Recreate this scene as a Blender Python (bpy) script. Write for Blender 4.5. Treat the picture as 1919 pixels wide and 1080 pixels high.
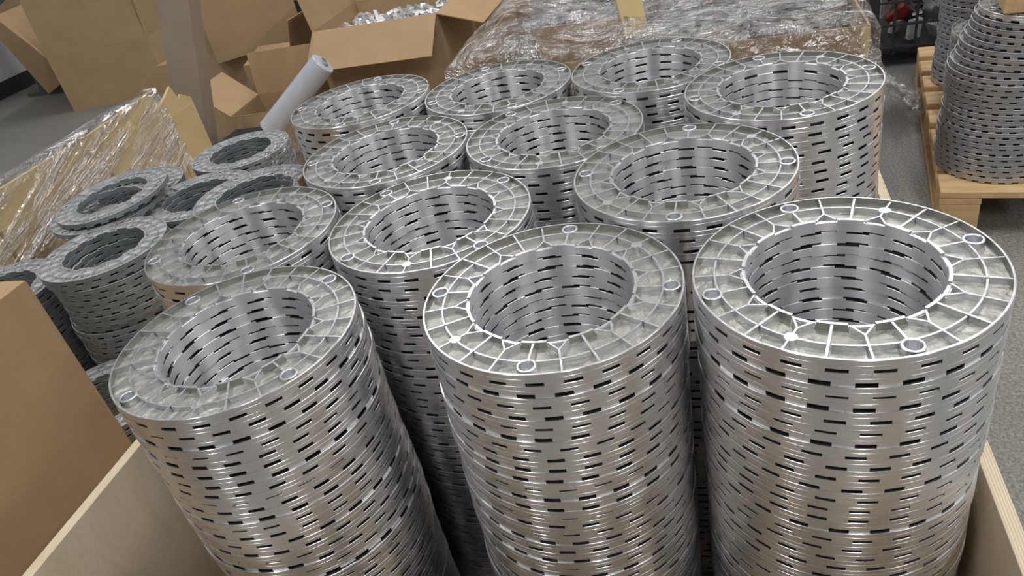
import bpy, bmesh, math, random
from mathutils import Vector, Matrix, noise as mnoise

for o in list(bpy.data.objects):
    bpy.data.objects.remove(o)
SC = bpy.context.scene
COL = SC.collection
PI = math.pi
rnd = random.Random(7)

# ------------------------------------------------------------------ camera
F_PX = 1406.4
CAM_POS = Vector((0, 0, 1.2396))
C_R = Vector((0.959, 0.211, -0.190))
C_F = Vector((-0.282, 0.795, -0.537)).normalized()
C_R = (C_R - C_F * C_R.dot(C_F)).normalized()
C_U = C_R.cross(C_F)
cam = bpy.data.cameras.new('camera')
camo = bpy.data.objects.new('camera', cam)
COL.objects.link(camo)
cam.sensor_fit = 'HORIZONTAL'
cam.sensor_width = 36.0
cam.lens = F_PX / 1919 * 36
cam.clip_start = 0.02
m = Matrix((C_R, C_U, -C_F)).transposed().to_4x4()
m.translation = CAM_POS
camo.matrix_world = m
SC.camera = camo


def ray(x, y):
    return C_F + C_R * ((x - 959.5) / F_PX) - C_U * ((y - 540) / F_PX)


def at(x, y, z):
    d = ray(x, y)
    return CAM_POS + d * ((z - CAM_POS.z) / d.z)


def aty(x, y, Y):
    d = ray(x, y)
    return CAM_POS + d * (Y / d.y)


def atx(x, y, X):
    d = ray(x, y)
    return CAM_POS + d * (X / d.x)


# ------------------------------------------------------------------ world, light, exposure
W = bpy.data.worlds.new('world')
SC.world = W
W.use_nodes = True
W.node_tree.nodes['Background'].inputs[0].default_value = (0.75, 0.80, 0.86, 1)
W.node_tree.nodes['Background'].inputs[1].default_value = 0.25
SC.view_settings.view_transform = 'Standard'
SC.view_settings.look = 'None'
SC.view_settings.gamma = 1.0
SC.view_settings.use_curve_mapping = False
SC.view_settings.exposure = 0.0
SC.cycles.glossy_bounces = 8

ROOM = (-5.7, 6.0, -6.0, 6.4, 4.6)     # x0 x1 y0 y1 height
LAMP_W = 52.0
LAMP_SPOTS = [(x, y) for x in (-2.3, 0.9, 3.9) for y in (-2.6, 1.2, 4.8)]
for lx, ly in LAMP_SPOTS:
    L = bpy.data.lights.new('strip_light', 'AREA')
    L.shape = 'RECTANGLE'
    L.size, L.size_y = 0.22, 1.9
    L.energy = LAMP_W
    L.color = (1.0, 0.985, 0.96)
    lo = bpy.data.objects.new('strip_light', L)
    COL.objects.link(lo)
    lo.location = (lx, ly, ROOM[4] - 0.42)

# ------------------------------------------------------------------ materials
MATS = {}


class NT:
    def __init__(s, name):
        s.m = bpy.data.materials.new(name)
        s.m.use_nodes = True
        s.t = s.m.node_tree
        s.n = s.t.nodes
        s.b = s.n['Principled BSDF']
        s.out = s.n['Material Output']

    def add(s, typ, **kw):
        nd = s.n.new(typ)
        for k, v in kw.items():
            if k.startswith('i_'):
                key = k[2:]
                key = int(key) if key.isdigit() else key.replace('_', ' ')
                nd.inputs[key].default_value = v
            else:
                setattr(nd, k, v)
        return nd

    def link(s, a, b):
        s.t.links.new(a, b)

    def coord(s, scale=(1, 1, 1), kind='Object'):
        tc = s.add('ShaderNodeTexCoord')
        mp = s.add('ShaderNodeMapping')
        mp.inputs['Scale'].default_value = scale
        s.link(tc.outputs[kind], mp.inputs[0])
        return mp.outputs[0]

    def noise(s, vec, scale, detail=3, rough=0.55, dist=0.0):
        nd = s.add('ShaderNodeTexNoise')
        nd.inputs['Scale'].default_value = scale
        nd.inputs['Detail'].default_value = detail
        nd.inputs['Roughness'].default_value = rough
        nd.inputs['Distortion'].default_value = dist
        s.link(vec, nd.inputs['Vector'])
        return nd.outputs['Fac']

    def ramp(s, fac, stops):
        nd = s.add('ShaderNodeValToRGB')
        e = nd.color_ramp.elements
        while len(e) < len(stops):
            e.new(0.5)
        for i, (p, c) in enumerate(stops):
            e[i].position = p
            e[i].color = (c[0], c[1], c[2], 1)
        s.link(fac, nd.inputs[0])
        return nd.outputs[0]

    def rng(s, fac, a, b, lo=0.0, hi=1.0):
        nd = s.add('ShaderNodeMapRange')
        nd.inputs[1].default_value, nd.inputs[2].default_value = lo, hi
        nd.inputs[3].default_value, nd.inputs[4].default_value = a, b
        s.link(fac, nd.inputs[0])
        return nd.outputs[0]

    def bump(s, fac, strength, dist=0.01, prev=None):
        nd = s.add('ShaderNodeBump')
        nd.inputs['Strength'].default_value = strength
        nd.inputs['Distance'].default_value = dist
        s.link(fac, nd.inputs['Height'])
        if prev:
            s.link(prev, nd.inputs['Normal'])
        s.link(nd.outputs[0], s.b.inputs['Normal'])
        return nd.outputs[0]

    def set(s, color=None, rough=None, metal=None, spec=None):
        if color is not None:
            s.b.inputs['Base Color'].default_value = (*color, 1)
        if rough is not None:
            s.b.inputs['Roughness'].default_value = rough
        if metal is not None:
            s.b.inputs['Metallic'].default_value = metal
        if spec is not None:
            s.b.inputs['Specular IOR Level'].default_value = spec
        return s


def mat_machined():
    t = NT('machined_aluminium').set(metal=1.0)
    v = t.coord()
    vs = t.coord((25, 25, 1400))
    patch = t.noise(v, 26, 3)
    t.link(t.ramp(patch, [(0.3, (0.80, 0.795, 0.80)), (0.7, (0.88, 0.88, 0.90))]), t.b.inputs['Base Color'])
    t.link(t.rng(patch, 0.23, 0.34), t.b.inputs['Roughness'])
    t.b.inputs['Anisotropic'].default_value = 0.97
    t.b.inputs['Anisotropic Rotation'].default_value = 0.25
    tg = t.add('ShaderNodeTangent', direction_type='RADIAL', axis='Z')
    t.link(tg.outputs[0], t.b.inputs['Tangent'])
    t.bump(t.noise(vs, 1.0, 2), 0.10, 0.0006)
    return t.m


def mat_bore():
    t = NT('lit_bore_aluminium').set(metal=1.0)  # base colour lifted and bluer than the outer wall so bores look lit
    patch = t.noise(t.coord(), 22, 3)
    t.link(t.ramp(patch, [(0.3, (0.83, 0.83, 0.86)), (0.7, (0.90, 0.90, 0.93))]), t.b.inputs['Base Color'])
    t.link(t.rng(patch, 0.36, 0.46), t.b.inputs['Roughness'])
    t.b.inputs['Anisotropic'].default_value = 0.95
    t.b.inputs['Anisotropic Rotation'].default_value = 0.25
    tg = t.add('ShaderNodeTangent', direction_type='RADIAL', axis='Z')
    t.link(tg.outputs[0], t.b.inputs['Tangent'])
    t.bump(t.noise(t.coord((25, 25, 1400)), 1.0, 2), 0.08, 0.0006)
    return t.m


def mat_cast(name, c0, c1, r0, r1, metal, bumpd, scale=60):
    t = NT(name).set(metal=metal)
    v = t.coord()
    n = t.noise(v, scale, 4, 0.6)
    n2 = t.noise(v, scale * 0.25, 2)
    t.link(t.ramp(n2, [(0.3, c0), (0.7, c1)]), t.b.inputs['Base Color'])
    t.link(t.rng(n, r0, r1, 0.3, 0.7), t.b.inputs['Roughness'])
    t.bump(n, 0.5, bumpd)
    return t.m


def mat_cardboard(name, c0, c1, flute=0.0):
    t = NT(name).set(rough=0.82, spec=0.25)
    v = t.coord()
    oi = t.add('ShaderNodeObjectInfo')
    n = t.noise(v, 5, 4, 0.6)
    fine = t.noise(t.coord((1, 1, 6)), 90, 3)
    col = t.ramp(n, [(0.3, c0), (0.7, c1)])
    hs = t.add('ShaderNodeHueSaturation')
    t.link(t.rng(oi.outputs['Random'], 0.92, 1.08), hs.inputs['Value'])
    t.link(col, hs.inputs['Color'])
    t.link(hs.outputs[0], t.b.inputs['Base Color'])
    t.bump(fine, 0.15, 0.002)
    return t.m


def mat_wood(name, c0, c1, c2, axis_scale, plies=None):
    t = NT(name).set(rough=0.62, spec=0.3)
    v = t.coord(axis_scale)
    g = t.noise(v, 6, 5, 0.62, 0.8)
    col = t.ramp(g, [(0.28, c0), (0.5, c1), (0.74, c2)])
    if plies:
        w = t.add('ShaderNodeTexWave', wave_type='BANDS', bands_direction=plies)
        w.inputs['Scale'].default_value = 95
        w.inputs['Distortion'].default_value = 0.4
        t.link(t.coord(), w.inputs['Vector'])
        mx = t.add('ShaderNodeMixRGB', blend_type='MULTIPLY')
        mx.inputs[0].default_value = 0.45
        t.link(col, mx.inputs[1])
        t.link(t.ramp(w.outputs['Fac'], [(0.25, (0.55, 0.46, 0.36)), (0.6, (1, 1, 1))]), mx.inputs[2])
        col = mx.outputs[0]
    t.link(col, t.b.inputs['Base Color'])
    t.bump(g, 0.2, 0.003)
    return t.m


def mat_film(name, lo, hi, rough=0.10, streak=(1, 1, 1), bumpd=0.02, dens=7.0, rx=0.0):
    t = NT(name)
    tc = t.add('ShaderNodeTexCoord')
    r1_ = t.add('ShaderNodeMapping')
    r1_.inputs['Rotation'].default_value = (rx, 0, 0)
    t.link(tc.outputs['Object'], r1_.inputs[0])
    r2_ = t.add('ShaderNodeMapping')
    r2_.inputs['Scale'].default_value = streak
    t.link(r1_.outputs[0], r2_.inputs[0])
    v = r2_.outputs[0]
    n = t.noise(v, dens, 5, 0.62, 1.0)
    n2 = t.noise(v, dens * 2.7, 3, 0.6, 0.5)
    bp = t.add('ShaderNodeBump', i_Strength=0.9, i_Distance=bumpd)
    ad = t.add('ShaderNodeMath', operation='ADD')
    t.link(n, ad.inputs[0]); t.link(n2, ad.inputs[1])
    t.link(ad.outputs[0], bp.inputs['Height'])
    tr = t.add('ShaderNodeBsdfTransparent')
    tr.inputs[0].default_value = (0.97, 0.97, 0.98, 1)
    gl = t.add('ShaderNodeBsdfGlossy')
    gl.inputs['Roughness'].default_value = rough
    gl.inputs['Color'].default_value = (1.0, 1.0, 1.0, 1)
    df = t.add('ShaderNodeBsdfDiffuse')
    df.inputs[0].default_value = (0.62, 0.62, 0.64, 1)
    t.link(bp.outputs[0], gl.inputs['Normal'])
    t.link(bp.outputs[0], df.inputs['Normal'])
    m1 = t.add('ShaderNodeMixShader')
    m1.inputs[0].default_value = 0.72
    t.link(df.outputs[0], m1.inputs[1]); t.link(gl.outputs[0], m1.inputs[2])
    m2 = t.add('ShaderNodeMixShader')
    t.link(t.rng(n, lo, hi, 0.38, 0.68), m2.inputs[0])
    t.link(tr.outputs[0], m2.inputs[1]); t.link(m1.outputs[0], m2.inputs[2])
    t.link(m2.outputs[0], t.out.inputs['Surface'])
    return t.m


def mat_concrete():
    t = NT('concrete').set(spec=0.4)
    v = t.coord()
    fine = t.noise(v, 140, 3, 0.7)
    big = t.noise(v, 2.2, 4, 0.6)
    c = t.ramp(fine, [(0.32, (0.13, 0.127, 0.118)), (0.5, (0.235, 0.231, 0.218)), (0.68, (0.35, 0.345, 0.33))])
    mx = t.add('ShaderNodeMixRGB', blend_type='MULTIPLY')
    mx.inputs[0].default_value = 0.6
    t.link(c, mx.inputs[1])
    t.link(t.ramp(big, [(0.3, (0.75, 0.76, 0.76)), (0.7, (1.1, 1.08, 1.04))]), mx.inputs[2])
    t.link(mx.outputs[0], t.b.inputs['Base Color'])
    t.link(t.rng(big, 0.45, 0.7), t.b.inputs['Roughness'])
    t.bump(fine, 0.15, 0.002)
    return t.m


def mat_plain(name, c, rough=0.6, metal=0.0, nscale=8, var=0.12):
    t = NT(name).set(rough=rough, metal=metal)
    n = t.noise(t.coord(), nscale, 4)
    t.link(t.ramp(n, [(0.3, tuple(x * (1 - var) for x in c)), (0.7, tuple(min(1, x * (1 + var)) for x in c))]),
           t.b.inputs['Base Color'])
    t.bump(n, 0.1, 0.002)
    return t.m


M_MACH = mat_machined()
M_BORE = mat_bore()
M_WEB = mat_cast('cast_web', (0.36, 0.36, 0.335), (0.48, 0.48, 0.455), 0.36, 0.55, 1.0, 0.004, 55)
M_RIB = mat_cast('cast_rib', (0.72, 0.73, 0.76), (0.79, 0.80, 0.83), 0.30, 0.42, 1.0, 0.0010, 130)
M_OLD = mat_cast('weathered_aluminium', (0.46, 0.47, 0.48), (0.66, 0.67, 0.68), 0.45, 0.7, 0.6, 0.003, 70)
M_DULL_SHADE = mat_cast('dull_and_shade_aluminium', (0.40, 0.42, 0.46), (0.54, 0.56, 0.60), 0.34, 0.5, 1.0, 0.001, 40)  # own tone of the dull rings; painted shade on the deep rings
M_OLDR = mat_cast('weathered_rib', (0.48, 0.50, 0.52), (0.62, 0.64, 0.66), 0.45, 0.65, 0.8, 0.002, 70)
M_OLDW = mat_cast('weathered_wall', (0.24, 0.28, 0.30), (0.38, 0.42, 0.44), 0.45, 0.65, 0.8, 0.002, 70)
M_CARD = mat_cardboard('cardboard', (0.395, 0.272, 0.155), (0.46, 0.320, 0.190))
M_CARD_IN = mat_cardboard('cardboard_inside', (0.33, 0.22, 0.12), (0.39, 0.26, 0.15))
M_KRAFT = mat_cardboard('yellow_board', (0.60, 0.47, 0.24), (0.68, 0.54, 0.30))
M_GREYCARD = mat_cardboard('grey_card', (0.33, 0.27, 0.22), (0.40, 0.33, 0.27))
M_PLY_X = mat_wood('plywood_x', (0.62, 0.51, 0.36), (0.73, 0.62, 0.46), (0.80, 0.70, 0.54), (3, 1.2, 0.5), 'X')
M_PLY_Y = mat_wood('plywood_y', (0.62, 0.51, 0.36), (0.73, 0.62, 0.46), (0.80, 0.70, 0.54), (1.2, 3, 0.5), 'Y')
M_PINE = mat_wood('pine', (0.50, 0.32, 0.16), (0.62, 0.43, 0.23), (0.70, 0.51, 0.30), (1, 6, 6))
M_PINE_Y = mat_wood('pine_along', (0.50, 0.32, 0.16), (0.62, 0.43, 0.23), (0.70, 0.51, 0.30), (6, 1, 6))
M_FILM = mat_film('stretch_film', 0.10, 0.70, 0.11, (1, 1, 1), 0.06, 8)
M_FILM_T = mat_film('stretch_film_streaked', 0.04, 0.92, 0.08, (1, 0.5, 4.5), 0.05, 5, -0.32)
M_FILM_D = mat_film('bunched_film', 0.30, 0.80, 0.08, (1, 1, 1), 0.04, 16)
M_FLOOR = mat_concrete()
M_WALL = mat_plain('painted_wall', (0.56, 0.57, 0.57), 0.7, 0, 3, 0.05)
M_CEIL = mat_plain('ceiling_sheet', (0.62, 0.63, 0.64), 0.7, 0, 3, 0.05)
M_DARK = mat_plain('dark_steel', (0.035, 0.035, 0.04), 0.5, 0.3)
M_GREEN = mat_plain('dark_green_paint', (0.085, 0.11, 0.095), 0.6)
M_BLACK = mat_plain('black_plastic', (0.02, 0.02, 0.022), 0.5)
M_TAPE = mat_plain('clear_tape', (0.42, 0.30, 0.18), 0.25)
M_ROLL = mat_plain('film_roll', (0.50, 0.54, 0.62), 0.25, 0, 20, 0.06)
M_CORE = mat_plain('roll_core', (0.45, 0.47, 0.52), 0.6)
M_SCRAP = mat_plain('scrap_metal', (0.66, 0.67, 0.69), 0.45, 0.6, 30, 0.4)
M_RED = mat_plain('red_paint', (0.40, 0.04, 0.03), 0.5)
M_FIXT = mat_plain('white_enamel', (0.8, 0.8, 0.8), 0.4)


# ------------------------------------------------------------------ helpers
def link(name, me, mats, parent=None, loc=(0, 0, 0), rot=(0, 0, 0)):
    o = bpy.data.objects.new(name, me)
    COL.objects.link(o)
    if mats is not None and me is not None and not me.materials:
        for mm in (mats if isinstance(mats, (list, tuple)) else [mats]):
            me.materials.append(mm)
    o.location = loc
    o.rotation_euler = rot
    o.parent = parent
    return o


def tag(o, label=None, cat=None, group=None, kind=None):
    if label:
        o['label'] = label
    if cat:
        o['category'] = cat
    if group:
        o['group'] = group
    if kind:
        o['kind'] = kind
    return o


def empty(name, loc=(0, 0, 0), rot=(0, 0, 0)):
    o = bpy.data.objects.new(name, None)
    o.empty_display_size = 0.05
    COL.objects.link(o)
    o.location = loc
    o.rotation_euler = rot
    return o


def to_mesh(name, bm, angle=35, smooth=True):
    me = bpy.data.meshes.new(name)
    bm.normal_update()
    bm.to_mesh(me)
    bm.free()
    if smooth:
        me.shade_smooth()
        me.set_sharp_from_angle(angle=math.radians(angle))
    return me


def box_bm(bm, x0, x1, y0, y1, z0, z1):
    vs = [bm.verts.new((x, y, z)) for x in (x0, x1) for y in (y0, y1) for z in (z0, z1)]
    for f in ((0, 1, 3, 2), (4, 6, 7, 5), (0, 4, 5, 1), (2, 3, 7, 6), (0, 2, 6, 4), (1, 5, 7, 3)):
        bm.faces.new([vs[i] for i in f])
    return vs


def box_me(name, sx, sy, sz, bev=0.0, base=False):
    bm = bmesh.new()
    z0 = 0 if base else -sz / 2
    box_bm(bm, -sx / 2, sx / 2, -sy / 2, sy / 2, z0, z0 + sz)
    if bev:
        bmesh.ops.bevel(bm, geom=list(bm.edges), offset=bev, segments=1, affect='EDGES')
    return to_mesh(name, bm, smooth=False)


def bar_bm(bm, p, q, w, z0, z1):
    """flat bar between 2D points p and q, width w, from z0 to z1"""
    p, q = Vector(p), Vector(q)
    d = (q - p).normalized()
    n = Vector((-d.y, d.x)) * (w / 2)
    n2 = n * 0.75
    bot = [p + n, q + n, q - n, p - n]
    top = [p + n2, q + n2, q - n2, p - n2]
    vb = [bm.verts.new((a.x, a.y, z0)) for a in bot]
    vt = [bm.verts.new((a.x, a.y, z1)) for a in top]
    bm.faces.new(vt[::-1]); bm.faces.new(vb)
    for i in range(4):
        j = (i + 1) % 4
        bm.faces.new((vb[j], vb[i], vt[i], vt[j]))


def cyl_bm(bm, p, q, r, seg=8, caps=True):
    p, q = Vector(p), Vector(q)
    d = (q - p).normalized()
    a = d.orthogonal().normalized()
    b = d.cross(a)
    r0 = [bm.verts.new(p + (a * math.cos(2 * PI * i / seg) + b * math.sin(2 * PI * i / seg)) * r) for i in range(seg)]
    r1 = [bm.verts.new(q + (a * math.cos(2 * PI * i / seg) + b * math.sin(2 * PI * i / seg)) * r) for i in range(seg)]
    for i in range(seg):
        j = (i + 1) % seg
        bm.faces.new((r0[i], r0[j], r1[j], r1[i]))
    if caps:
        bm.faces.new(r0[::-1]); bm.faces.new(r1)


# ------------------------------------------------------------------ room shell
x0, x1, y0, y1, RH = ROOM
bm = bmesh.new()
box_bm(bm, x0, x1, y0, y1, -0.12, 0)
tag(link('floor', to_mesh('floor', bm, smooth=False), M_FLOOR), 'grey speckled concrete warehouse floor around the crate and pallets', 'floor', kind='structure')
bm = bmesh.new()
box_bm(bm, x0, x1, y0, y1, RH, RH + 0.1)
tag(link('ceiling', to_mesh('ceiling', bm, smooth=False), M_CEIL), 'pale grey sheet ceiling of the warehouse hall', 'ceiling', kind='structure')
for nm, a, lab in (('wall_back', (x0, x1, y1, y1 + 0.1), 'pale grey painted wall at the far end'),
                   ('wall_front', (x0, x1, y0 - 0.1, y0), 'pale grey painted wall behind the camera'),
                   ('wall_left', (x0 - 0.1, x0, y0, y1), 'pale grey painted wall on the left'),
                   ('wall_right', (x1, x1 + 0.1, y0, y1), 'pale grey painted wall on the right')):
    bm = bmesh.new()
    box_bm(bm, *a, 0, RH)
    tag(link(nm, to_mesh(nm, bm, smooth=False), M_WALL), lab, 'wall', kind='structure')
bm = bmesh.new()
box_bm(bm, x0, x1, y1 - 0.02, y1, 0, 0.12)
tag(link('baseboard_back', to_mesh('bb', bm, smooth=False), M_DARK), 'dark baseboard strip along the far wall', 'baseboard', kind='structure')
bm = bmesh.new()
box_bm(bm, x0, x0 + 0.02, y0, y1, 0, 0.12)
tag(link('baseboard_left', to_mesh('bb', bm, smooth=False), M_DARK), 'dark baseboard strip along the left wall', 'baseboard', kind='structure')

# lamp housings around the strip lights
hm = box_me('lamp_housing', 0.30, 2.0, 0.07, 0.01)
rodm = box_me('lamp_rod', 0.02, 0.02, 0.34)
for i, (lx, ly) in enumerate(LAMP_SPOTS):
    e = empty('strip_lamp', (lx, ly, RH))
    tag(e, 'white strip lamp on the ceiling, ' + ('left', 'middle', 'right')[i // 3] + ' row, ' + ('behind the camera', 'over the crate', 'over the far cartons')[i % 3], 'lamp', 'strip lamps under the ceiling')
    link('housing', hm, M_FIXT, e, (0, 0, -0.375))
    for s in (-0.7, 0.7):
        link('hanger_rod', rodm, M_FIXT, e, (0, s, -0.17))

# ------------------------------------------------------------------ slotted rings
R = 0.1590
RI = 0.632 * R
T = 0.0160
NOUT, NIN = 24, 12


def wall(bm, seg_ang, zb, zt, ro, ri, ch, mo, mi, cap_mat, inner=True):
    """crenellated ring wall; per-segment bottoms zb and tops zt; chamfer ch on the outer (ro) edge"""
    n = len(zb)
    cache = {}

    def v(k, r, z):
        key = (k % n, round(r, 6), round(z, 6))
        if key not in cache:
            a = seg_ang[k % n]
            cache[key] = bm.verts.new((r * math.cos(a), r * math.sin(a), z))
        return cache[key]
    s = 1 if ro > ri else -1
    rc = ro - s * ch
    ru = ro - 0.00018 if s > 0 else ro      # the upper half of the outer wall is set back a little
    ruc = ru - s * ch
    zm = T * 0.60

    def face(vs, mi_):
        if s < 0:
            vs = vs[::-1]
        try:
            f = bm.faces.new(vs)
            f.material_index = mi_
        except ValueError:
            pass
    for k in range(n):
        b, t = zb[k], zt[k]
        lo, hi = b + ch * 0.7, t - ch
        if s > 0:
            face([v(k, ro, lo), v(k + 1, ro, lo), v(k + 1, ro, zm), v(k, ro, zm)], mo)
            face([v(k, ro, zm), v(k + 1, ro, zm), v(k + 1, ru, zm + 0.0002), v(k, ru, zm + 0.0002)], mo)
            face([v(k, ru, zm + 0.0002), v(k + 1, ru, zm + 0.0002), v(k + 1, ru, hi), v(k, ru, hi)], mo)
        else:
            face([v(k, ro, lo), v(k + 1, ro, lo), v(k + 1, ro, hi), v(k, ro, hi)], mo)
        face([v(k, ru, hi), v(k + 1, ru, hi), v(k + 1, ruc, t), v(k, ruc, t)], mo)
        face([v(k, ruc, t), v(k + 1, ruc, t), v(k + 1, ri, t), v(k, ri, t)], cap_mat)
        face([v(k, rc, b), v(k, ri, b), v(k + 1, ri, b), v(k + 1, rc, b)], mi)
        face([v(k, rc, b), v(k + 1, rc, b), v(k + 1, ro, lo), v(k, ro, lo)], mo)
        if inner:
            face([v(k, ri, t), v(k + 1, ri, t), v(k + 1, ri, b), v(k, ri, b)], mi)
        k2 = (k + 1) % n
        if abs(zb[k2] - b) > 1e-6:
            z_a, z_b = min(b, zb[k2]), max(b, zb[k2])
            q = [v(k2, ro, z_a + ch * .7), v(k2, ri, z_a), v(k2, ri, z_b), v(k2, ro, z_b + ch * .7)]
            face(q if zb[k2] > b else q[::-1], mi)
        if abs(zt[k2] - t) > 1e-6:
            z_a, z_b = min(t, zt[k2]), max(t, zt[k2])
            q = [v(k2, ro, z_a - ch), v(k2, ri, z_a), v(k2, ri, z_b), v(k2, ro, z_b - ch)]
            face(q if zt[k2] < t else q[::-1], mi)


def out_profile(sub):
    ang, zb, zt = [], [], []
    for i in range(NOUT):
        for half in range(2):
            for j in range(sub):
                w = 0.49 if half == 0 else 0.51
                st = 0 if half == 0 else 0.49
                ang.append(2 * PI / NOUT * (i + st + w * j / sub))
                zb.append(0.0046 if half == 0 else 0.0)
                zt.append(T)
    return ang, zb, zt


def in_profile(sub):
    """12 raised teeth centred on multiples of 30 degrees, gaps between; small notches underneath"""
    ang, zb, zt = [], [], []
    for i in range(NIN):
        a0 = 2 * PI / NIN * i
        for (lo, hi, top, bot) in ((-8, -3, T, 0.0), (-3, 3, T, 0.0), (3, 8, T, 0.0), (8, 12, T - 0.0029, 0.0017), (12, 18, T - 0.0029, 0.0017), (18, 22, T - 0.0029, 0.0017)):
            for j in range(sub):
                ang.append(a0 + math.radians(lo + (hi - lo) * j / sub))
                zt.append(top)
                zb.append(bot)
    return ang, zb, zt


WEB_Z = T - 0.0075


def annulus(bm, r0, r1, z, seg, mi, holes=None):
    a = [bm.verts.new((r0 * math.cos(2 * PI * i / seg), r0 * math.sin(2 * PI * i / seg), z)) for i in range(seg)]
    b = [bm.verts.new((r1 * math.cos(2 * PI * i / seg), r1 * math.sin(2 * PI * i / seg), z)) for i in range(seg)]
    for i in range(seg):
        j = (i + 1) % seg
        f = bm.faces.new((a[i], b[i], b[j], a[j]))
        f.material_index = mi


def outer_wall_mesh(sub=3, name='outer_wall'):
    bm = bmesh.new()
    wall(bm, *out_profile(sub), R, R - 0.0028, 0.0005, 0, 1, 2)
    return to_mesh(name, bm)


def collar_mesh(sub=2, name='inner_collar'):
    bm = bmesh.new()
    wall(bm, *in_profile(sub), RI, RI + 0.0040, 0.0005, 3, 1, 2)
    return to_mesh(name, bm)


def stack_ring_mesh(name, so=3, si=2, seg=72):
    """whole ring in one mesh for rings below the top of a stack"""
    bm = bmesh.new()
    wall(bm, *out_profile(so), R, R - 0.0028, 0.0005, 0, 1, 2, inner=True)
    wall(bm, *in_profile(si), RI, RI + 0.0040, 0.0005, 3, 1, 2, inner=True)
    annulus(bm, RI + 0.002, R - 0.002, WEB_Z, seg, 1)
    return to_mesh(name, bm)


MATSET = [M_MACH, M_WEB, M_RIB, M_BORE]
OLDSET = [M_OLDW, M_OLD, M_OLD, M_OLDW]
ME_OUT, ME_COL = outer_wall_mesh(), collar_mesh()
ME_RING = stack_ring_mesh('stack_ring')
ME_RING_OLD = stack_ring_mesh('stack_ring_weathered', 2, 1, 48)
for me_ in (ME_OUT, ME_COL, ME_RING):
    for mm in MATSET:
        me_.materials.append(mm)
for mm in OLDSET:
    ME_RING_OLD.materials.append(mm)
NOUT = 32
ME_RING_DULL = stack_ring_mesh('stack_ring_dull', 2, 1, 48)
NOUT = 24
for mm in (M_DULL_SHADE, M_OLD, M_RIB, M_DULL_SHADE):
    ME_RING_DULL.materials.append(mm)

bm = bmesh.new()
# web plate with casting waviness and through holes under the bosses left closed
NA, NR = 288, 20
grid = []
for j in range(NR + 1):
    rr = RI + 0.002 + (R - 0.004 - RI) * j / NR
    grid.append([bm.verts.new((rr * math.cos(2 * PI * i / NA), rr * math.sin(2 * PI * i / NA),
                 WEB_Z + 0.0009 * mnoise.noise(Vector((rr * math.cos(2 * PI * i / NA) * 90, rr * math.sin(2 * PI * i / NA) * 90, 0))))) for i in range(NA)])
for j in range(NR):
    for i in range(NA):
        q = (grid[j][i], grid[j + 1][i], grid[j + 1][(i + 1) % NA], grid[j][(i + 1) % NA])
        if not all(any(math.hypot(w.co.x - hx * 0.9 * R, w.co.y - hy * 0.9 * R) < 0.0110 for hx, hy in ((1, 0), (0, 1), (-1, 0), (0, -1))) for w in q):
            bm.faces.new(q)
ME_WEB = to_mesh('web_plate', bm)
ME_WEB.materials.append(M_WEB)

RT = T - 0.0006


def pol(r, deg):
    return (r * R * math.cos(math.radians(deg)), r * R * math.sin(math.radians(deg)))


bm = bmesh.new()
bar_bm(bm, pol(0.645, 0), pol(0.985, 0), 0.0034, WEB_Z - 0.002, RT)
ME_SPOKE = to_mesh('spoke_rib', bm, smooth=False)
bm = bmesh.new()
bar_bm(bm, pol(0.645, 0), pol(0.84, 0), 0.0032, WEB_Z - 0.002, RT)
ME_BSPOKE = to_mesh('boss_rib', bm, smooth=False)
bm = bmesh.new()
bar_bm(bm, pol(0.735, 0), pol(0.985, 0), 0.0028, WEB_Z - 0.002, RT - 0.0004)
bar_bm(bm, pol(0.748, 0), pol(0.652, 6.2), 0.0026, WEB_Z - 0.002, RT - 0.0003)
bar_bm(bm, pol(0.748, 0), pol(0.652, -6.2), 0.0026, WEB_Z - 0.002, RT - 0.0003)
bar_bm(bm, pol(0.662, 6.6), pol(0.662, -6.6), 0.0032, WEB_Z - 0.002, RT - 0.0035)
ME_YRIB = to_mesh('branched_rib', bm, smooth=False)
# one arc of the middle circular rib between two spokes
bm = bmesh.new()
prev = None
for k in range(9):
    a = 1.0 + 28.0 * k / 8
    q = [bm.verts.new((*pol(0.845 + dr, a), z)) for dr, z in ((-0.0085, WEB_Z - 0.002), (-0.0065, RT - 0.0008), (0.0065, RT - 0.0008), (0.0085, WEB_Z - 0.002))]
    if prev:
        for i in range(3):
            bm.faces.new((prev[i], q[i], q[i + 1], prev[i + 1]))
    prev = q
bmesh.ops.reverse_faces(bm, faces=list(bm.faces))
ME_ARC = to_mesh('circular_rib', bm)
bm = bmesh.new()
SEG = 28
rows = [(0.0112, WEB_Z - 0.002), (0.0112, T - 0.0002), (0.0105, T + 0.0003), (0.0086, T + 0.0003), (0.0080, T - 0.0004), (0.0080, 0.002), (0.0, 0.002)]
prev = None
for r_, z_ in rows:
    ring = [bm.verts.new((r_ * math.cos(2 * PI * i / SEG), r_ * math.sin(2 * PI * i / SEG), z_)) for i in range(SEG)] if r_ > 0 else [bm.verts.new((0, 0, z_))]
    if prev:
        for i in range(SEG):
            j = (i + 1) % SEG
            if len(ring) == 1:
                bm.faces.new((prev[i], prev[j], ring[0]))
            else:
                bm.faces.new((prev[i], prev[j], ring[j], ring[i]))
    prev = ring
ME_BOSS = to_mesh('boss', bm)
bm = bmesh.new()
cyl_bm(bm, (0, 0, WEB_Z - 0.002), (0, 0, T - 0.0012), 0.0068, 14)
ME_PAD = to_mesh('pad', bm)
for me_ in (ME_SPOKE, ME_BSPOKE, ME_YRIB, ME_ARC, ME_PAD):
    me_.materials.append(M_RIB)
ME_BOSS.materials.append(M_RIB)


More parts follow.
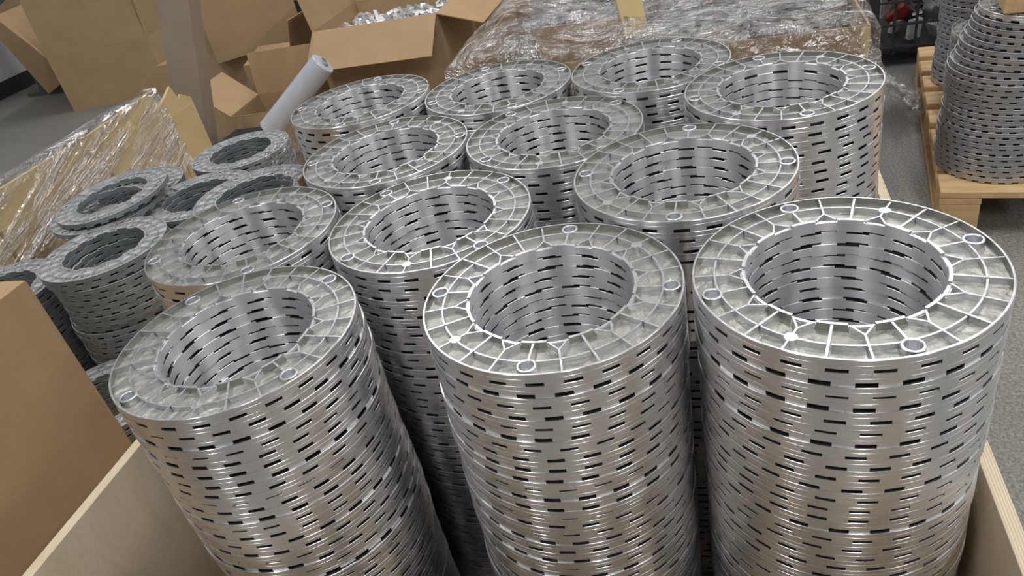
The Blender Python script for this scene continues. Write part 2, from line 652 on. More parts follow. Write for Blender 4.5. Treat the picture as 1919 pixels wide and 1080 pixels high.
KIT = {}
for me_ in (ME_OUT, ME_COL, ME_WEB, ME_SPOKE, ME_BSPOKE, ME_YRIB, ME_ARC, ME_BOSS, ME_PAD):
    cp = me_.copy()
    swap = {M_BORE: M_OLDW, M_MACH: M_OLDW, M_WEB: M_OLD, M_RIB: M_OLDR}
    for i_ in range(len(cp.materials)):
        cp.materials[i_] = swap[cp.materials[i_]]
    KIT[me_] = cp


def top_ring(loc, rz, tilt=(0, 0), old=False):
    G = (lambda q: KIT[q]) if old else (lambda q: q)
    e = empty('slotted_ring', loc, (tilt[0], tilt[1], rz))
    link('outer_wall', G(ME_OUT), None, e)
    link('inner_collar', G(ME_COL), None, e)
    wp = link('web_plate', G(ME_WEB), None, e)
    for i in range(12):
        a = i * 30
        if i % 3 == 0:
            bx, by = pol(0.90, a)
            b = link('boss', G(ME_BOSS), None, wp, (bx, by, 0))
            link('spoke_rib', G(ME_BSPOKE), None, wp, (0, 0, 0), (0, 0, math.radians(a)))
        else:
            link('spoke_rib', G(ME_SPOKE), None, wp, (0, 0, 0), (0, 0, math.radians(a)))
        link('branched_rib', G(ME_YRIB), None, wp, (0, 0, 0), (0, 0, math.radians(a + 15)))
        link('circular_rib', G(ME_ARC), None, wp, (0, 0, 0), (0, 0, math.radians(a)))
    for a in (45, 225):
        link('pad', G(ME_PAD), None, wp, (*pol(0.845, a), 0))
    return e


ONES = ['', 'first', 'second', 'third', 'fourth', 'fifth', 'sixth', 'seventh', 'eighth', 'ninth', 'tenth', 'eleventh', 'twelfth', 'thirteenth', 'fourteenth', 'fifteenth', 'sixteenth', 'seventeenth', 'eighteenth', 'nineteenth']


def ordinal(k):
    if k < 20:
        return ONES[k]
    tens = {2: ('twentieth', 'twenty'), 3: ('thirtieth', 'thirty'), 4: ('fortieth', 'forty')}[k // 10]
    return tens[0] if k % 10 == 0 else tens[1] + '-' + ONES[k % 10]


REST = []       # (matrix) of the rings that go into the one remainder object


def stack(cx, cy, ztop, n, nvis, phase, where, drift=None, jit=0.0009, old=False, top=True, noun=None, group=None, zs=1.0):
    """n rings, the uppermost nvis as individuals"""
    noun = noun or ('weathered grey ring' if old else 'shiny slotted ring')
    r_ = random.Random(int(abs(cx) * 1000) * 31 + int(abs(cy) * 1000))
    gx = gy = 0.0
    for k in range(n):
        z = ztop - (k + 1) * T * zs
        if k and k % r_.choice((5, 6, 7, 9)) == 0:
            gx, gy = r_.uniform(-1, 1) * jit * 1.3, r_.uniform(-1, 1) * jit * 1.3
        dx, dy = (drift(k) if drift else (0, 0))
        ox = 0 if k == 0 else gx + r_.uniform(-1, 1) * jit
        oy = 0 if k == 0 else gy + r_.uniform(-1, 1) * jit
        loc = (cx + dx + ox, cy + dy + oy, z)
        rz = math.radians(phase) if k == 0 else r_.choice((0, 7.5, 15, 22.5, 30)) * PI / 180 + r_.uniform(-0.06, 0.06)
        if k < nvis:
            if k == 0 and top:
                o = top_ring(loc, rz, old=old)
            else:
                o = link('slotted_ring', ME_RING_OLD if old else (ME_RING_DULL if noun.startswith('dull') else ME_RING), None, None, loc, (0, 0, rz))
            o.scale = (1, 1, zs)
            lab = ('top ' + noun + ' of the ' + where) if k == 0 else (ordinal(k + 1) + ' ' + noun + ' from the top of the ' + where)
            tag(o, lab, 'ring', group or ('rings of the ' + where))
        else:
            REST.append((old, Matrix.Translation(loc) @ Matrix.Rotation(rz, 4, 'Z') @ Matrix.Diagonal((1, 1, zs, 1))))


# crate stacks: x, y, visible count, phase (degrees), name
HT = 0.745
CRATE = [
    (0.1146, 0.7356, 0.009, 26, 17.6, 'front right stack in the crate', None),
    (-0.2113, 0.7305, -0.002, 26, -0.6, 'front middle stack in the crate', lambda k: (-0.00027 * k, -0.00034 * k)),
    (-0.6143, 0.6582, -0.003, 26, 56, 'front left stack in the crate', None),
    (-0.0634, 1.0156, 0.008, 12, -2.6, 'second-row right stack in the crate', None),
    (-0.4433, 0.9526, -0.010, 40, 49, 'second-row middle stack in the crate', None),
    (-0.7695, 0.9394, -0.007, 12, 33, 'second-row left stack in the crate', None),
    (0.0905, 1.2975, 0.014, 20, 11.5, 'third-row right stack in the crate', None),
    (-0.2961, 1.2381, -0.005, 12, 45, 'third-row middle stack in the crate', None),
    (-0.6180, 1.2226, -0.004, 10, 13.5, 'third-row left stack in the crate', None),
    (-0.1443, 1.5211, 0.001, 12, 70, 'back right stack in the crate', None),
    (-0.4653, 1.5111, -0.004, 10, 25, 'back middle stack in the crate', None),
    (-0.7865, 1.5072, 0.002, 10, 5, 'back left stack in the crate', None),
]
for cx, cy, dz, nv, ph, where, dr in CRATE:
    stack(cx, cy, HT + dz, 45, nv, ph, where, dr, 0.0020 if 'front left' in where else (0.0013 if 'front' in where else 0.0009), zs=(HT + dz - 0.0205) / (45 * T))

# ------------------------------------------------------------------ pallets
def pallet(x0, x1, y0, y1, label, h=0.14, nboards=7, z0=0.0, rz=0.0):
    """deck boards run along x; stringer boards along y; nine blocks; bottom boards along y"""
    c_ = Vector(((x1 - x0) / 2, (y1 - y0) / 2, 0))
    c_.rotate(Matrix.Rotation(math.radians(rz), 3, 'Z'))
    e = empty('pallet', (x0 + c_.x, y0 + c_.y, z0), (0, 0, math.radians(rz)))
    tag(e, label, 'pallet')
    sx, sy = x1 - x0, y1 - y0
    bw = sy / nboards * 0.72
    dm = box_me('deck_board', sx, bw, 0.02, 0.002)
    for i in range(nboards):
        link('deck_board', dm, M_PINE, e, (0, -sy / 2 + bw / 2 + (sy - bw) * i / (nboards - 1), h - 0.01))
    sm = box_me('stringer_board', 0.1, sy, 0.02, 0.002)
    bm_ = box_me('block', 0.098, 0.12, h - 0.06, 0.003)
    for s in (-1, 0, 1):
        x = s * (sx / 2 - 0.05)
        link('stringer_board', sm, M_PINE_Y, e, (x, 0, h - 0.0305))
        link('bottom_board', sm, M_PINE_Y, e, (x, 0, 0.010))
        for q in (-1, 0, 1):
            link('block', bm_, M_PINE, e, (x, q * (sy / 2 - 0.06), 0.02 + (h - 0.06) / 2))
    return e


CX0, CX1, CY0, CY1 = -0.968, 0.282, 0.440, 1.705      # inside of the crate
CTOP = 0.462
cr = empty('plywood_crate', ((CX0 + CX1) / 2, (CY0 + CY1) / 2, 0.001))
tag(cr, 'open plywood crate holding the shiny ring stacks', 'crate')
PT = 0.018
mx, my = (CX0 + CX1) / 2, (CY0 + CY1) / 2
zb = 0.001


def crate_panel(nm, ax0, ax1, ay0, ay1, z0_, z1_, mt):
    me = box_me(nm, ax1 - ax0, ay1 - ay0, z1_ - z0_, 0.0008)
    link(nm, me, mt, cr, ((ax0 + ax1) / 2 - mx, (ay0 + ay1) / 2 - my, (z0_ + z1_) / 2 - zb))


crate_panel('floor_panel', CX0, CX1, CY0, CY1, 0.001, 0.0200, M_PLY_X)
crate_panel('side_panel', CX0 - PT, CX0, CY0 - PT, CY1 + PT, 0.001, CTOP, M_PLY_X)
crate_panel('side_panel', CX1, CX1 + PT, CY0 - PT, CY1 + PT, 0.001, CTOP, M_PLY_X)
crate_panel('end_panel', CX0, CX1, CY0 - PT, CY0, 0.001, CTOP, M_PLY_Y)
crate_panel('end_panel', CX0, CX1, CY1, CY1 + PT, 0.001, CTOP, M_PLY_Y)


# ------------------------------------------------------------------ cardboard boxes
TH = 0.006


def carton(label, cx, cy, z0, sx, sy, sz, rz=0.0, flaps=None, closed=False, tape=False, mat=None, flap_len=None, name='cardboard_box'):
    """open or closed carton; flaps: dict side -> angle in degrees from upright (0) outward (90 flat out, >90 hanging)"""
    mat = mat or M_CARD
    e = empty(name, (cx, cy, z0), (0, 0, math.radians(rz)))
    tag(e, label, 'box')
    fx = box_me('side', sx, TH, sz)
    fy = box_me('side', TH, sy - 2 * TH, sz)
    link('side', fx, mat, e, (0, -sy / 2 + TH / 2, sz / 2))
    link('side', fx, mat, e, (0, sy / 2 - TH / 2, sz / 2))
    link('side', fy, mat, e, (-sx / 2 + TH / 2, 0, sz / 2))
    link('side', fy, mat, e, (sx / 2 - TH / 2, 0, sz / 2))
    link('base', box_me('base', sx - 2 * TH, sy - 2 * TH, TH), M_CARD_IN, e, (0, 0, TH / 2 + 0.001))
    fl = flap_len or min(sx, sy) / 2
    if closed:
        fm = box_me('flap', sx, sy / 2 - 0.002, 0.004)
        f1_ = link('flap', fm, mat, e, (0, -sy / 4, sz + 0.002))
        link('flap', fm, mat, e, (0, sy / 4, sz + 0.002))
        if tape:
            link('tape', box_me('tape', sx, 0.05, 0.0006), M_TAPE, f1_, (0, sy / 4, 0.0026))
    for side, ang in (flaps or {}).items():
        L = fl
        a = math.radians(ang)
        if side in 'fb':
            me = box_me('flap', sx - 0.004, 0.004, L, base=True)
            s = -1 if side == 'f' else 1
            o = link('flap', me, mat, e, (0, s * (sy / 2 - 0.003), sz + 0.0005), (-s * a, 0, 0))
        else:
            me = box_me('flap', 0.004, sy - 0.004, L, base=True)
            s = -1 if side == 'l' else 1
            o = link('flap', me, mat, e, (s * (sx / 2 - 0.003), 0, sz + 0.0005), (0, s * a, 0))
    return e


# big closed carton just left of the crate
carton('large plain closed cardboard carton standing left of the plywood crate', -1.505, 0.476, 0, 0.60, 0.82, 0.695, 0, closed=True, tape=True)
# open carton behind the crate, front flap hanging outward
dbox = carton('open cardboard carton of small metal parts with its front flap folded out', -1.457, 3.365, 0, 0.596, 0.50, 0.55, 0,
              {'f': 128, 'r': 108, 'l': 8, 'b': 14}, flap_len=0.21)
carton('tall cardboard carton behind the film-wrapped tray', -0.83, 4.05, 0, 1.00, 0.50, 0.90, 2, closed=True)
carton('big open cardboard carton with upright flaps at the far left', -4.16, 4.72, 0, 0.72, 0.72, 0.38, 14, {'f': -4, 'l': 32, 'r': 6, 'b': 5}, flap_len=0.38)
carton('added unseen closed carton behind the camera to the left, for brown reflections', -1.9, -1.7, 0, 0.9, 0.8, 1.1, 8, closed=True)  # unseen, added to give the ring walls something brown to reflect
carton('added unseen closed carton behind the camera to the right, for brown reflections', 1.0, -2.0, 0, 0.8, 0.8, 1.3, -6, closed=True)  # second added carton out of view, there for the metal's reflections
a_ = at(92, 176, 0.02)
b_ = aty(-30, 40, a_.y)
dd = (b_ - a_)
o = link('cardboard_sheet', box_me('cardboard_sheet', dd.length, 0.008, 0.55, 0.001, True), M_CARD, None, a_ + dd / 2, (0, -math.atan2(dd.z, dd.x), 0))
o.rotation_euler = Matrix((dd.normalized(), Vector((0, -1, 0)), dd.normalized().cross(Vector((0, -1, 0))))).transposed().to_euler()
tag(o, 'flat cardboard sheet leaning against the far left carton', 'sheet')
# heap of cartons beyond the left pallet
carton('large turned cardboard carton on top of the carton heap', -2.40, 3.64, 0.425, 0.46, 0.46, 0.62, 40, closed=True)
carton('closed cardboard carton underneath the turned carton in the heap', -2.60, 3.70, 0.0, 0.62, 0.50, 0.42, 0, closed=True)
carton('narrow open cardboard carton right of the turned carton in the heap', -2.095, 3.42, 0.0, 0.27, 0.40, 0.42, 0, {'f': -78, 'r': 15}, flap_len=0.18)
carton('low open cardboard carton holding the leaning film roll', -1.945, 2.95, 0.0, 0.33, 0.28, 0.315, 2, {'f': 170, 'l': 48, 'b': 10}, flap_len=0.19)

# tall grey-brown folded board leaning
bt, tp = aty(362, 255, 2.63), aty(320, -30, 2.63)
up_ = (tp - bt).normalized()
bt = bt - up_ * ((bt.z - 0.004) / up_.z)
e = empty('folded_board', bt, (0, math.atan2(up_.x, up_.z), 0))
tag(e, 'tall grey-brown folded cardboard board leaning behind the yellow boards', 'board')
link('panel', box_me('panel', 0.135, 0.008, 1.25, 0.001, True), M_GREYCARD, e, (0, 0, 0))
link('folded_edge', box_me('folded_edge', 0.008, 0.07, 1.25, 0.001, True), M_GREYCARD, e, (0.0635, 0.039, 0))

# ------------------------------------------------------------------ left pallet with weathered rings
pallet(-2.03, -1.02, 0.90, 2.56, 'low wooden pallet under the weathered grey rings', 0.12, 9)
LEFT = [
    (-1.527, 1.354, 0.499, 24, 23, 12, 'tallest weathered stack nearest the crate corner', None),
    (-1.515, 2.005, 0.468, 25, 9, 30, 'rear weathered stack beside the yellow boards', None),
    (-1.165, 1.530, 0.535, 26, 4, 50, 'weathered stack against the crate wall', None),
    (-1.460, 1.674, 0.475, 23, 4, 5, 'low middle weathered stack', None),
    (-1.770, 1.770, 0.470, 23, 2, 5, 'weathered stack under the two loose rings', None),
    (-1.840, 1.262, 0.440, 20, 14, 22, 'weathered stack beside the carton', None),
    (-1.430, 1.052, 0.265, 10, 5, 40, 'short weathered stack behind the carton', None),
]
for cx, cy, zt, n, nv, ph, where, dr in LEFT:
    def drf(k, where=where):
        if 'tallest' in where:
            return (0.0, 0.0) if k < 2 else ((0.012, 0.004) if k < 9 else (0.0, 0.006))
        return (0, 0)
    n = int((zt - 0.121) / T)
    stack(cx, cy, zt, n, min(nv, n), ph, where, drf, 0.002, old=True)
# two loose rings lying tilted across the stacks
for k, (dx, dy, dz, tx, ty) in enumerate(((0.0, 0.0, 0.0, 0.03, -0.05), (-0.012, -0.020, -0.0185, 0.03, -0.05))):
    o = top_ring((-1.690 + dx, 1.615 + dy, 0.509 + dz), 0.3 + k, (tx, ty), True)
    tag(o, ('upper' if k == 0 else 'lower') + ' of two loose weathered rings lying tilted on the left pile', 'ring', 'loose weathered rings')

# yellow panels standing along the left pallet
YX = -2.05
yp = [atx(x, y, YX) for x, y in ((265, 190), (395, 265), (345, 145), (180, 235), (120, 270))]
yrows = ((0.92, 1.52, 0.575), (1.525, 2.0, 0.580), (2.005, 2.36, 0.580), (2.365, 2.555, 0.530))
for i, (a, b, zt) in enumerate(yrows):
    e = empty('yellow_board', (YX - 0.01, (a + b) / 2, 0.0))
    tag(e, ('nearest', 'second', 'third', 'farthest narrow')[i] + ' pale yellow board standing upright along the left pallet', 'board', 'yellow boards along the left pallet')
    bm = bmesh.new()
    hw = (b - a) / 2
    prof = [(-hw, 0), (hw, 0)]
    if i == 3:
        prof += [(hw, 0.50), (hw - 0.05, zt), (hw - 0.07, zt - 0.015), (hw - 0.09, zt + 0.045), (hw - 0.14, zt + 0.02), (-hw, zt)]
    elif i == 2:
        prof += [(hw, zt), (hw - 0.03, zt + 0.012), (-hw, zt)]
    else:
        prof += [(hw, zt), (-hw, zt)]
    f0 = [bm.verts.new((0.006, y, z)) for y, z in prof]
    f1 = [bm.verts.new((-0.006, y, z)) for y, z in prof]
    bm.faces.new(f0); bm.faces.new(f1[::-1])
    for q in range(len(prof)):
        w_ = (q + 1) % len(prof)
        bm.faces.new((f0[w_], f0[q], f1[q], f1[w_]))
    link('panel', to_mesh('panel', bm, smooth=False), M_KRAFT, e)
    link('glued_strip', box_me('glued_strip', 0.004, 2 * hw - 0.006, 0.20, 0.001), M_KRAFT, e, (0.0085, 0, 0.38))


# ------------------------------------------------------------------ film-wrapped tray of rings behind the crate
EX0, EX1, EY0, EY1, ET = -0.815, 0.385, 2.225, 3.10, 0.55
pallet(EX0, EX1, EY0, EY1, 'wooden pallet under the film-wrapped cardboard tray', 0.14, 7)
tr = empty('cardboard_tray', ((EX0 + EX1) / 2, (EY0 + EY1) / 2, 0.141))
tag(tr, 'wide cardboard tray of rings wrapped in clear stretch film', 'box')
sx, sy, sz = EX1 - EX0, EY1 - EY0, ET - 0.141
fx = box_me('side', sx, TH, sz); fy = box_me('side', TH, sy - 2 * TH, sz)
for s in (-1, 1):
    link('side', fx, M_CARD, tr, (0, s * (sy / 2 - TH / 2), sz / 2))
    link('side', fy, M_CARD, tr, (s * (sx / 2 - TH / 2), 0, sz / 2))
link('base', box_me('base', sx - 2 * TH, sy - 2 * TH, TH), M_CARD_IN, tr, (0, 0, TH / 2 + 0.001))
for s in (-1, 1):
    link('corner_protector', box_me('corner_protector', 0.022, 0.004, sz - 0.01), M_KRAFT, tr, (s * (sx / 2 - 0.012), -sy / 2 - 0.0025, sz / 2))
dv = empty('cardboard_divider', (-0.43, 2.41, 0.149))
tag(dv, 'upright cardboard divider standing between the rings in the wrapped tray', 'divider')
link('panel', box_me('panel', 0.30, TH, 0.465, base=True), M_CARD, dv)
link('flap', box_me('flap', 0.10, 0.004, 0.16, base=True), M_KRAFT, dv, (0.17, 0.02, 0.40), (math.radians(-12), 0, math.radians(50)))
for cx, cy, zt, nv, ph, where in ((-0.080, 2.445, 0.566, 4, 10, 'middle front stack in the wrapped tray'), (0.215, 2.575, 0.545, 3, 40, 'right front stack in the wrapped tray'),
                                  (-0.50, 2.60, 0.600, 4, 25, 'left front stack in the wrapped tray'), (0.12, 2.90, 0.580, 3, 33, 'right rear stack in the wrapped tray'),
                                  (-0.21, 2.86, 0.570, 3, 50, 'middle rear stack in the wrapped tray'), (-0.55, 2.93, 0.585, 3, 50, 'left rear stack in the wrapped tray')):
    stack(cx, cy, zt, int((zt - 0.15) / T), nv, ph, where, None, 0.003)


def film(name, label, fn, nu, nv_, mt):
    bm = bmesh.new()
    g = [[bm.verts.new(fn(u / nu, v / nv_)) for u in range(nu + 1)] for v in range(nv_ + 1)]
    for v in range(nv_):
        for u in range(nu):
            bm.faces.new((g[v][u], g[v][u + 1], g[v + 1][u + 1], g[v + 1][u]))
    o = link(name, to_mesh(name, bm, 180), mt)
    tag(o, label, 'film')
    return o


def tray_film(u, v):
    a = EX0 - 0.42 + u * (EX1 - EX0 + 0.84)
    b = EY0 - 0.42 + v * (EY1 - EY0 + 0.60)
    gx0, gx1, gy0, gy1 = EX0 - 0.025, EX1 + 0.022, EY0 - 0.022, EY1 + 0.02
    x, y = min(max(a, gx0), gx1), min(max(b, gy0), gy1)
    drop = max(abs(a - x), abs(b - y))
    nz = mnoise.noise(Vector((a * 5, b * 5, 3))) * 0.5 + mnoise.noise(Vector((a * 14, b * 14, 9))) * 0.25
    edge = min(x - gx0, gx1 - x, y - gy0, gy1 - y)
    z = 0.588 + 0.035 * nz + 0.05 * math.exp(-((x + 0.66) / 0.2) ** 2) + 0.05 * math.exp(-((x + 0.43) / 0.16) ** 2 - ((y - 2.41) / 0.06) ** 2) - 0.030 * math.exp(-edge / 0.05) - drop
    k = 0.014 * nz if drop > 0 else 0
    if abs(a - x) > abs(b - y):
        x += math.copysign(abs(k), a - x)
    else:
        y += math.copysign(abs(k), b - y)
    return (x, y, max(z, 0.15))


film('stretch_film', 'crinkled clear stretch film wrapped over the tray of rings', tray_film, 110, 100, M_FILM)


def trail_film(u, v):
    n = mnoise.noise(Vector((u * 6, v * 7, 2)))
    n2 = mnoise.noise(Vector((u * 13, v * 11, 6)))
    x = EX1 + 0.035 + 0.27 * u + 0.02 * n
    y = 2.74 + 0.26 * v + 0.03 * n2
    z = 0.36 * (1 - u) ** 1.7 + 0.045 + 0.045 * n * (1 - 0.4 * u) + 0.03 * abs(n2)
    return (x, y, max(z, 0.006))


film('loose_film', 'loose tail of clear film hanging to the floor beside the wrapped tray', trail_film, 40, 30, M_FILM_D)


def left_film(u, v):
    y = 0.95 + 1.42 * u
    s = v
    n = mnoise.noise(Vector((y * 4, s * 5, 1)))
    n2 = mnoise.noise(Vector((y * 3 + s * 6, s * 2 - y, 5)))
    top = 0.605
    if s < 0.42:                      # behind the boards, sagging to the left
        q = s / 0.42
        x = YX - 0.03 - 0.42 * (1 - q)
        z = top - 0.16 * (1 - q) + 0.03 * n
    else:
        q = (s - 0.42) / 0.58
        z0_ = top - 0.42 * q
        ph_ = (z0_ - 0.33 * y) * 62 + 2.5 * n
        x = YX + 0.012 + 0.015 * q + 0.012 * abs(math.sin(ph_)) * min(1, q * 5) + 0.012 * abs(n2)
        z = top - 0.42 * q + 0.012 * n
    return (x, y, z)


film('stretch_film', 'streaked clear film draped over the yellow boards', left_film, 120, 130, M_FILM_T)


def side_film(yc, wd, zt, hgt, seed):
    def fn(u, v):
        y = yc - wd / 2 + wd * u
        n = mnoise.noise(Vector((y * 14, v * 5, seed)))
        return (CX0 + 0.018 + 0.008 * n + 0.006 * v, y, zt - hgt * v)
    return fn


film('stretch_film', 'clear film hanging beside the back left stack of rings', side_film(1.50, 0.34, 0.715, 0.24, 2), 24, 16, M_FILM)
film('stretch_film', 'clear film hanging beside the second-row left stack of rings', side_film(1.00, 0.14, 0.69, 0.15, 8), 24, 16, M_FILM)
for yc, wd, lab in ((0.985, 0.10, 'brown cardboard sheet upright beside the second-row left stack'), (1.55, 0.24, 'brown cardboard sheet upright beside the back left stack')):
    o = link('cardboard_sheet', box_me('cardboard_sheet', 0.005, wd, 0.58, 0.001, True), M_CARD, None, (CX0 + 0.0035, yc, 0.0205))
    tag(o, lab, 'sheet')

# ------------------------------------------------------------------ roll of film leaning on the carton heap
a_ = aty(606, 118, 2.72); b_ = aty(532, 212, 2.66)
d_ = (a_ - b_).normalized()
b_ = b_ - d_ * 0.10
rl = empty('film_roll', b_)
rl.rotation_euler = d_.to_track_quat('Z', 'Y').to_euler()
tag(rl, 'grey-blue roll of stretch film leaning on the open cartons', 'roll')
Lr = (a_ - b_).length
bm = bmesh.new()
rows = [(0.020, 0), (0.046, 0), (0.049, 0.004), (0.049, Lr - 0.004), (0.046, Lr), (0.020, Lr)]
prev = None
for r_, z_ in rows:
    ring = [bm.verts.new((r_ * math.cos(2 * PI * i / 32), r_ * math.sin(2 * PI * i / 32), z_)) for i in range(32)]
    if prev:
        for i in range(32):
            bm.faces.new((prev[i], prev[(i + 1) % 32], ring[(i + 1) % 32], ring[i]))
    prev = ring
link('film_winding', to_mesh('film_winding', bm), M_ROLL, rl)
bm = bmesh.new()
prev = None
for r_, z_ in [(0.0195, -0.01), (0.0195, Lr + 0.012), (0.016, Lr + 0.012), (0.016, -0.01), (0.0195, -0.01)]:
    ring = [bm.verts.new((r_ * math.cos(2 * PI * i / 24), r_ * math.sin(2 * PI * i / 24), z_)) for i in range(24)]
    if prev:
        for i in range(24):
            bm.faces.new((prev[i], prev[(i + 1) % 24], ring[(i + 1) % 24], ring[i]))
    prev = ring
link('cardboard_core', to_mesh('cardboard_core', bm), M_CORE, rl)

# black tote under the heap
q_ = aty(408, 235, 2.62)
e = empty('black_tote', (q_.x + 0.03, 2.70, 0.0))
tag(e, 'small black plastic tote beside the low open carton', 'tote')
link('body', box_me('body', 0.13, 0.14, 0.25, 0.006, True), M_BLACK, e)
link('rim', box_me('rim', 0.145, 0.155, 0.018, 0.004, True), M_BLACK, e, (0, 0, 0.25))

# small metal parts in the open carton
bm = bmesh.new()
r_ = random.Random(3)
for k in range(420):
    c = Vector((r_.uniform(-0.265, 0.265), r_.uniform(-0.21, 0.21), r_.uniform(0, 0.03)))
    s = r_.uniform(0.008, 0.02)
    mt = Matrix.Translation(c) @ Matrix.Rotation(r_.uniform(0, 6), 4, Vector((r_.random(), r_.random(), r_.random() + .1)).normalized()) @ Matrix.Diagonal((s * 1.6, s, s * 0.5, 1))
    bmesh.ops.create_cube(bm, size=1.6, matrix=mt)
box_bm(bm, -0.285, 0.285, -0.235, 0.235, -0.04, 0.0)
o = link('metal_parts', to_mesh('metal_parts', bm, smooth=False), M_SCRAP, None, (-1.457, 3.365, 0.47))
tag(o, 'heap of small grey metal parts filling the open carton', 'metal parts', kind='stuff')

# ------------------------------------------------------------------ right pallet with tall stacks
pallet(0.552, 1.55, 2.020, 3.22, 'wooden pallet on the right carrying tall leaning ring stacks', 0.135, 8, rz=-8.5)


def d_near(k):
    return (0.062 * max(0, (9 - k)) / 9 + (0.0 if k < 18 else -0.006), 0.012 * max(0, 9 - k) / 9)


NR_ = 27
stack(0.736, 2.192, 0.136 + NR_ * T, NR_, NR_, 12, 'near stack on the right-hand pallet', d_near, 0.0025, noun='dull silver ring')
stack(0.822, 2.512, 0.136 + 17 * T, 17, 14, 30, 'short stack on the right-hand pallet', None, 0.0025, noun='dull silver ring')
stack(0.862, 2.835, 0.136 + 40 * T, 40, 36, 30, 'tall rear stack on the right-hand pallet', lambda k: (0.05 * max(0, 16 - k) / 16, 0), 0.003, noun='dull silver ring')
# small wooden pallet lying on the near stack
zt = 0.136 + NR_ * T
e = empty('wooden_rack', (0.878, 2.285, zt + 0.001), (0, 0, math.radians(-8.5)))
tag(e, 'small slatted wooden rack lying on the right-hand ring stack', 'rack')
sl = box_me('slat', 0.38, 0.075, 0.018, 0.002)
for i in range(4):
    link('slat', sl, M_PINE, e, (0, -0.165 + 0.11 * i, 0.054))
st = box_me('bearer', 0.06, 0.405, 0.044, 0.002)
for s in (-0.155, 0, 0.155):
    link('bearer', st, M_PINE_Y, e, (s, 0, 0.0225))

# ------------------------------------------------------------------ wire cage with scrap
cg = empty('wire_cage', (1.04, 3.72, 0))
tag(cg, 'dark wire mesh cage bin of scrap behind the right-hand pallet', 'cage')
CW, CD, CH = 0.90, 0.70, 0.75
vw = box_me('wire', 0.009, 0.009, CH - 0.06, base=True)
hw_ = box_me('wire', CW, 0.009, 0.009)
hd_ = box_me('wire', 0.009, CD, 0.009)
for i in range(12):
    for s in (-1, 1):
        link('wire', vw, M_DARK, cg, (-CW / 2 + CW * i / 11, s * CD / 2, 0.06))
for i in range(1, 9):
    for s in (-1, 1):
        link('wire', vw, M_DARK, cg, (s * CW / 2, -CD / 2 + CD * i / 9, 0.06))
for j in range(8):
    z = 0.09 + (CH - 0.10) * j / 7
    for s in (-1, 1):
        link('wire', hw_, M_DARK, cg, (0, s * (CD / 2 + 0.008), z))
        link('wire', hd_, M_DARK, cg, (s * (CW / 2 + 0.008), 0, z))
pm = box_me('post', 0.04, 0.04, CH, 0.003, True)
for sx_ in (-1, 1):
    for sy_ in (-1, 1):
        link('post', pm, M_DARK, cg, (sx_ * CW / 2, sy_ * CD / 2, 0))
link('floor_plate', box_me('floor_plate', CW - 0.03, CD - 0.03, 0.02), M_DARK, cg, (0, 0, 0.07))
bm = bmesh.new()
r_ = random.Random(5)
for k in range(260):
    c = Vector((r_.uniform(-0.40, 0.40), r_.uniform(-0.29, 0.29), r_.uniform(0.03, 0.42)))
    s = r_.uniform(0.015, 0.045)
    mt = Matrix.Translation(c) @ Matrix.Rotation(r_.uniform(0, 6), 4, Vector((r_.random(), r_.random(), r_.random() + .1)).normalized()) @ Matrix.Diagonal((s * 1.5, s, s * 0.4, 1))
    bmesh.ops.create_cube(bm, size=1.6, matrix=mt)
me = to_mesh('scrap', bm, smooth=False)
o = link('scrap_pieces', me, [M_SCRAP, M_RED, M_BLACK], None, (1.04, 3.72, 0.085))
for i, f in enumerate(me.polygons):
    f.material_index = 1 if (i // 6) % 17 == 0 else (2 if (i // 6) % 6 == 0 else 0)
tag(o, 'jumbled scrap metal pieces inside the wire cage', 'scrap', kind='stuff')

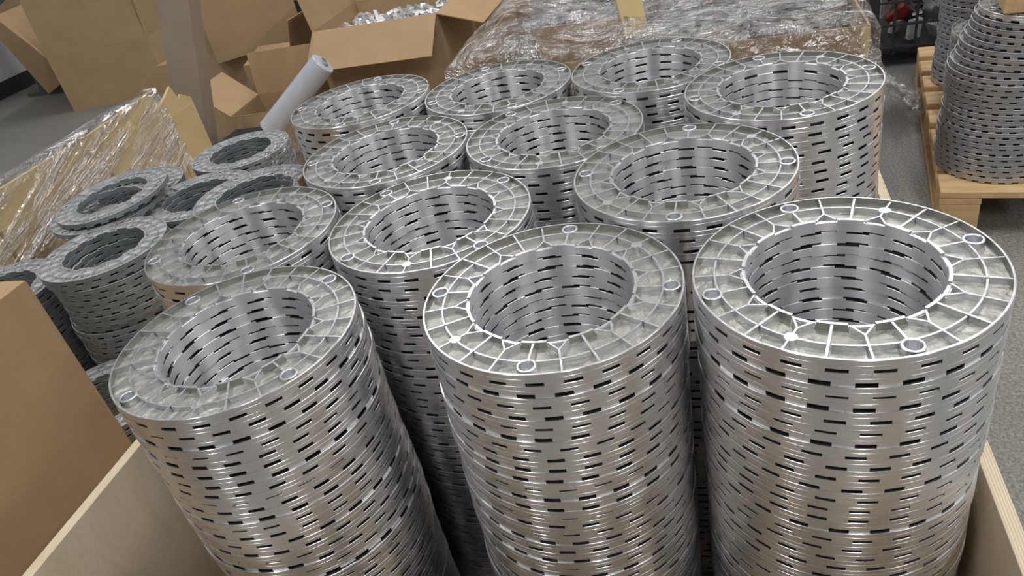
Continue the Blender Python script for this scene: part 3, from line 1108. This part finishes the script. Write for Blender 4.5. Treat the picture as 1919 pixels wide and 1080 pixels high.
# dark green steel column at far left
gc = empty('steel_column', (-5.15, 5.05, 0))
tag(gc, 'dark green steel column by the far left wall', 'column')
link('web', box_me('web', 0.02, 0.26, 4.5, base=True), M_GREEN, gc)
for s in (-1, 1):
    link('flange', box_me('flange', 0.26, 0.02, 4.5, base=True), M_GREEN, gc, (0, s * 0.14, 0))
link('base_plate', box_me('base_plate', 0.42, 0.42, 0.03, base=True), M_GREEN, gc)

# ------------------------------------------------------------------ the rings deep in the stacks, all in one object
def low_ring(old):
    bm = bmesh.new()
    wall(bm, *out_profile(2), R, R - 0.0028, 0.0005, 0, 1, 2, inner=False)
    wall(bm, *in_profile(1), RI, RI + 0.004, 0.0005, 3, 1, 2, inner=False)
    annulus(bm, RI + 0.002, R - 0.002, WEB_Z, 48, 1)
    me = bpy.data.meshes.new('t')
    bm.to_mesh(me)
    bm.free()
    return me


import numpy as np
base = low_ring(False)
nv = len(base.vertices)
co = np.empty(nv * 3); base.vertices.foreach_get('co', co); co = co.reshape(-1, 3)
ls = np.empty(len(base.loops), int); base.loops.foreach_get('vertex_index', ls)
pl = np.empty(len(base.polygons), int); base.polygons.foreach_get('loop_total', pl)
mi = np.empty(len(base.polygons), int); base.polygons.foreach_get('material_index', mi)
K = len(REST)
allco, allmi = [], []
for old, M in REST:
    A = np.array(M)
    allco.append(co @ A[:3, :3].T + A[:3, 3])
    allmi.append(mi + (4 if old else 0))
me = bpy.data.meshes.new('deep_rings')
me.vertices.add(nv * K)
me.vertices.foreach_set('co', np.concatenate(allco).ravel())
me.loops.add(len(ls) * K)
me.loops.foreach_set('vertex_index', np.concatenate([ls + nv * i for i in range(K)]))
me.polygons.add(len(pl) * K)
tot = np.tile(pl, K)
me.polygons.foreach_set('loop_start', np.concatenate([[0], np.cumsum(tot)[:-1]]))
me.polygons.foreach_set('material_index', np.concatenate(allmi))
me.update(calc_edges=True)
me.shade_smooth()
me.set_sharp_from_angle(angle=math.radians(35))
# the radial tangent needs the ring's own axis, so the deep rings use cast metal, darkened for the shade between stacks
o = link('deep_rings', me, [M_DULL_SHADE, M_WEB, M_DULL_SHADE, M_DULL_SHADE] + OLDSET)
tag(o, 'remaining rings deep down in the stacks below the visible ones', 'rings', kind='stuff')
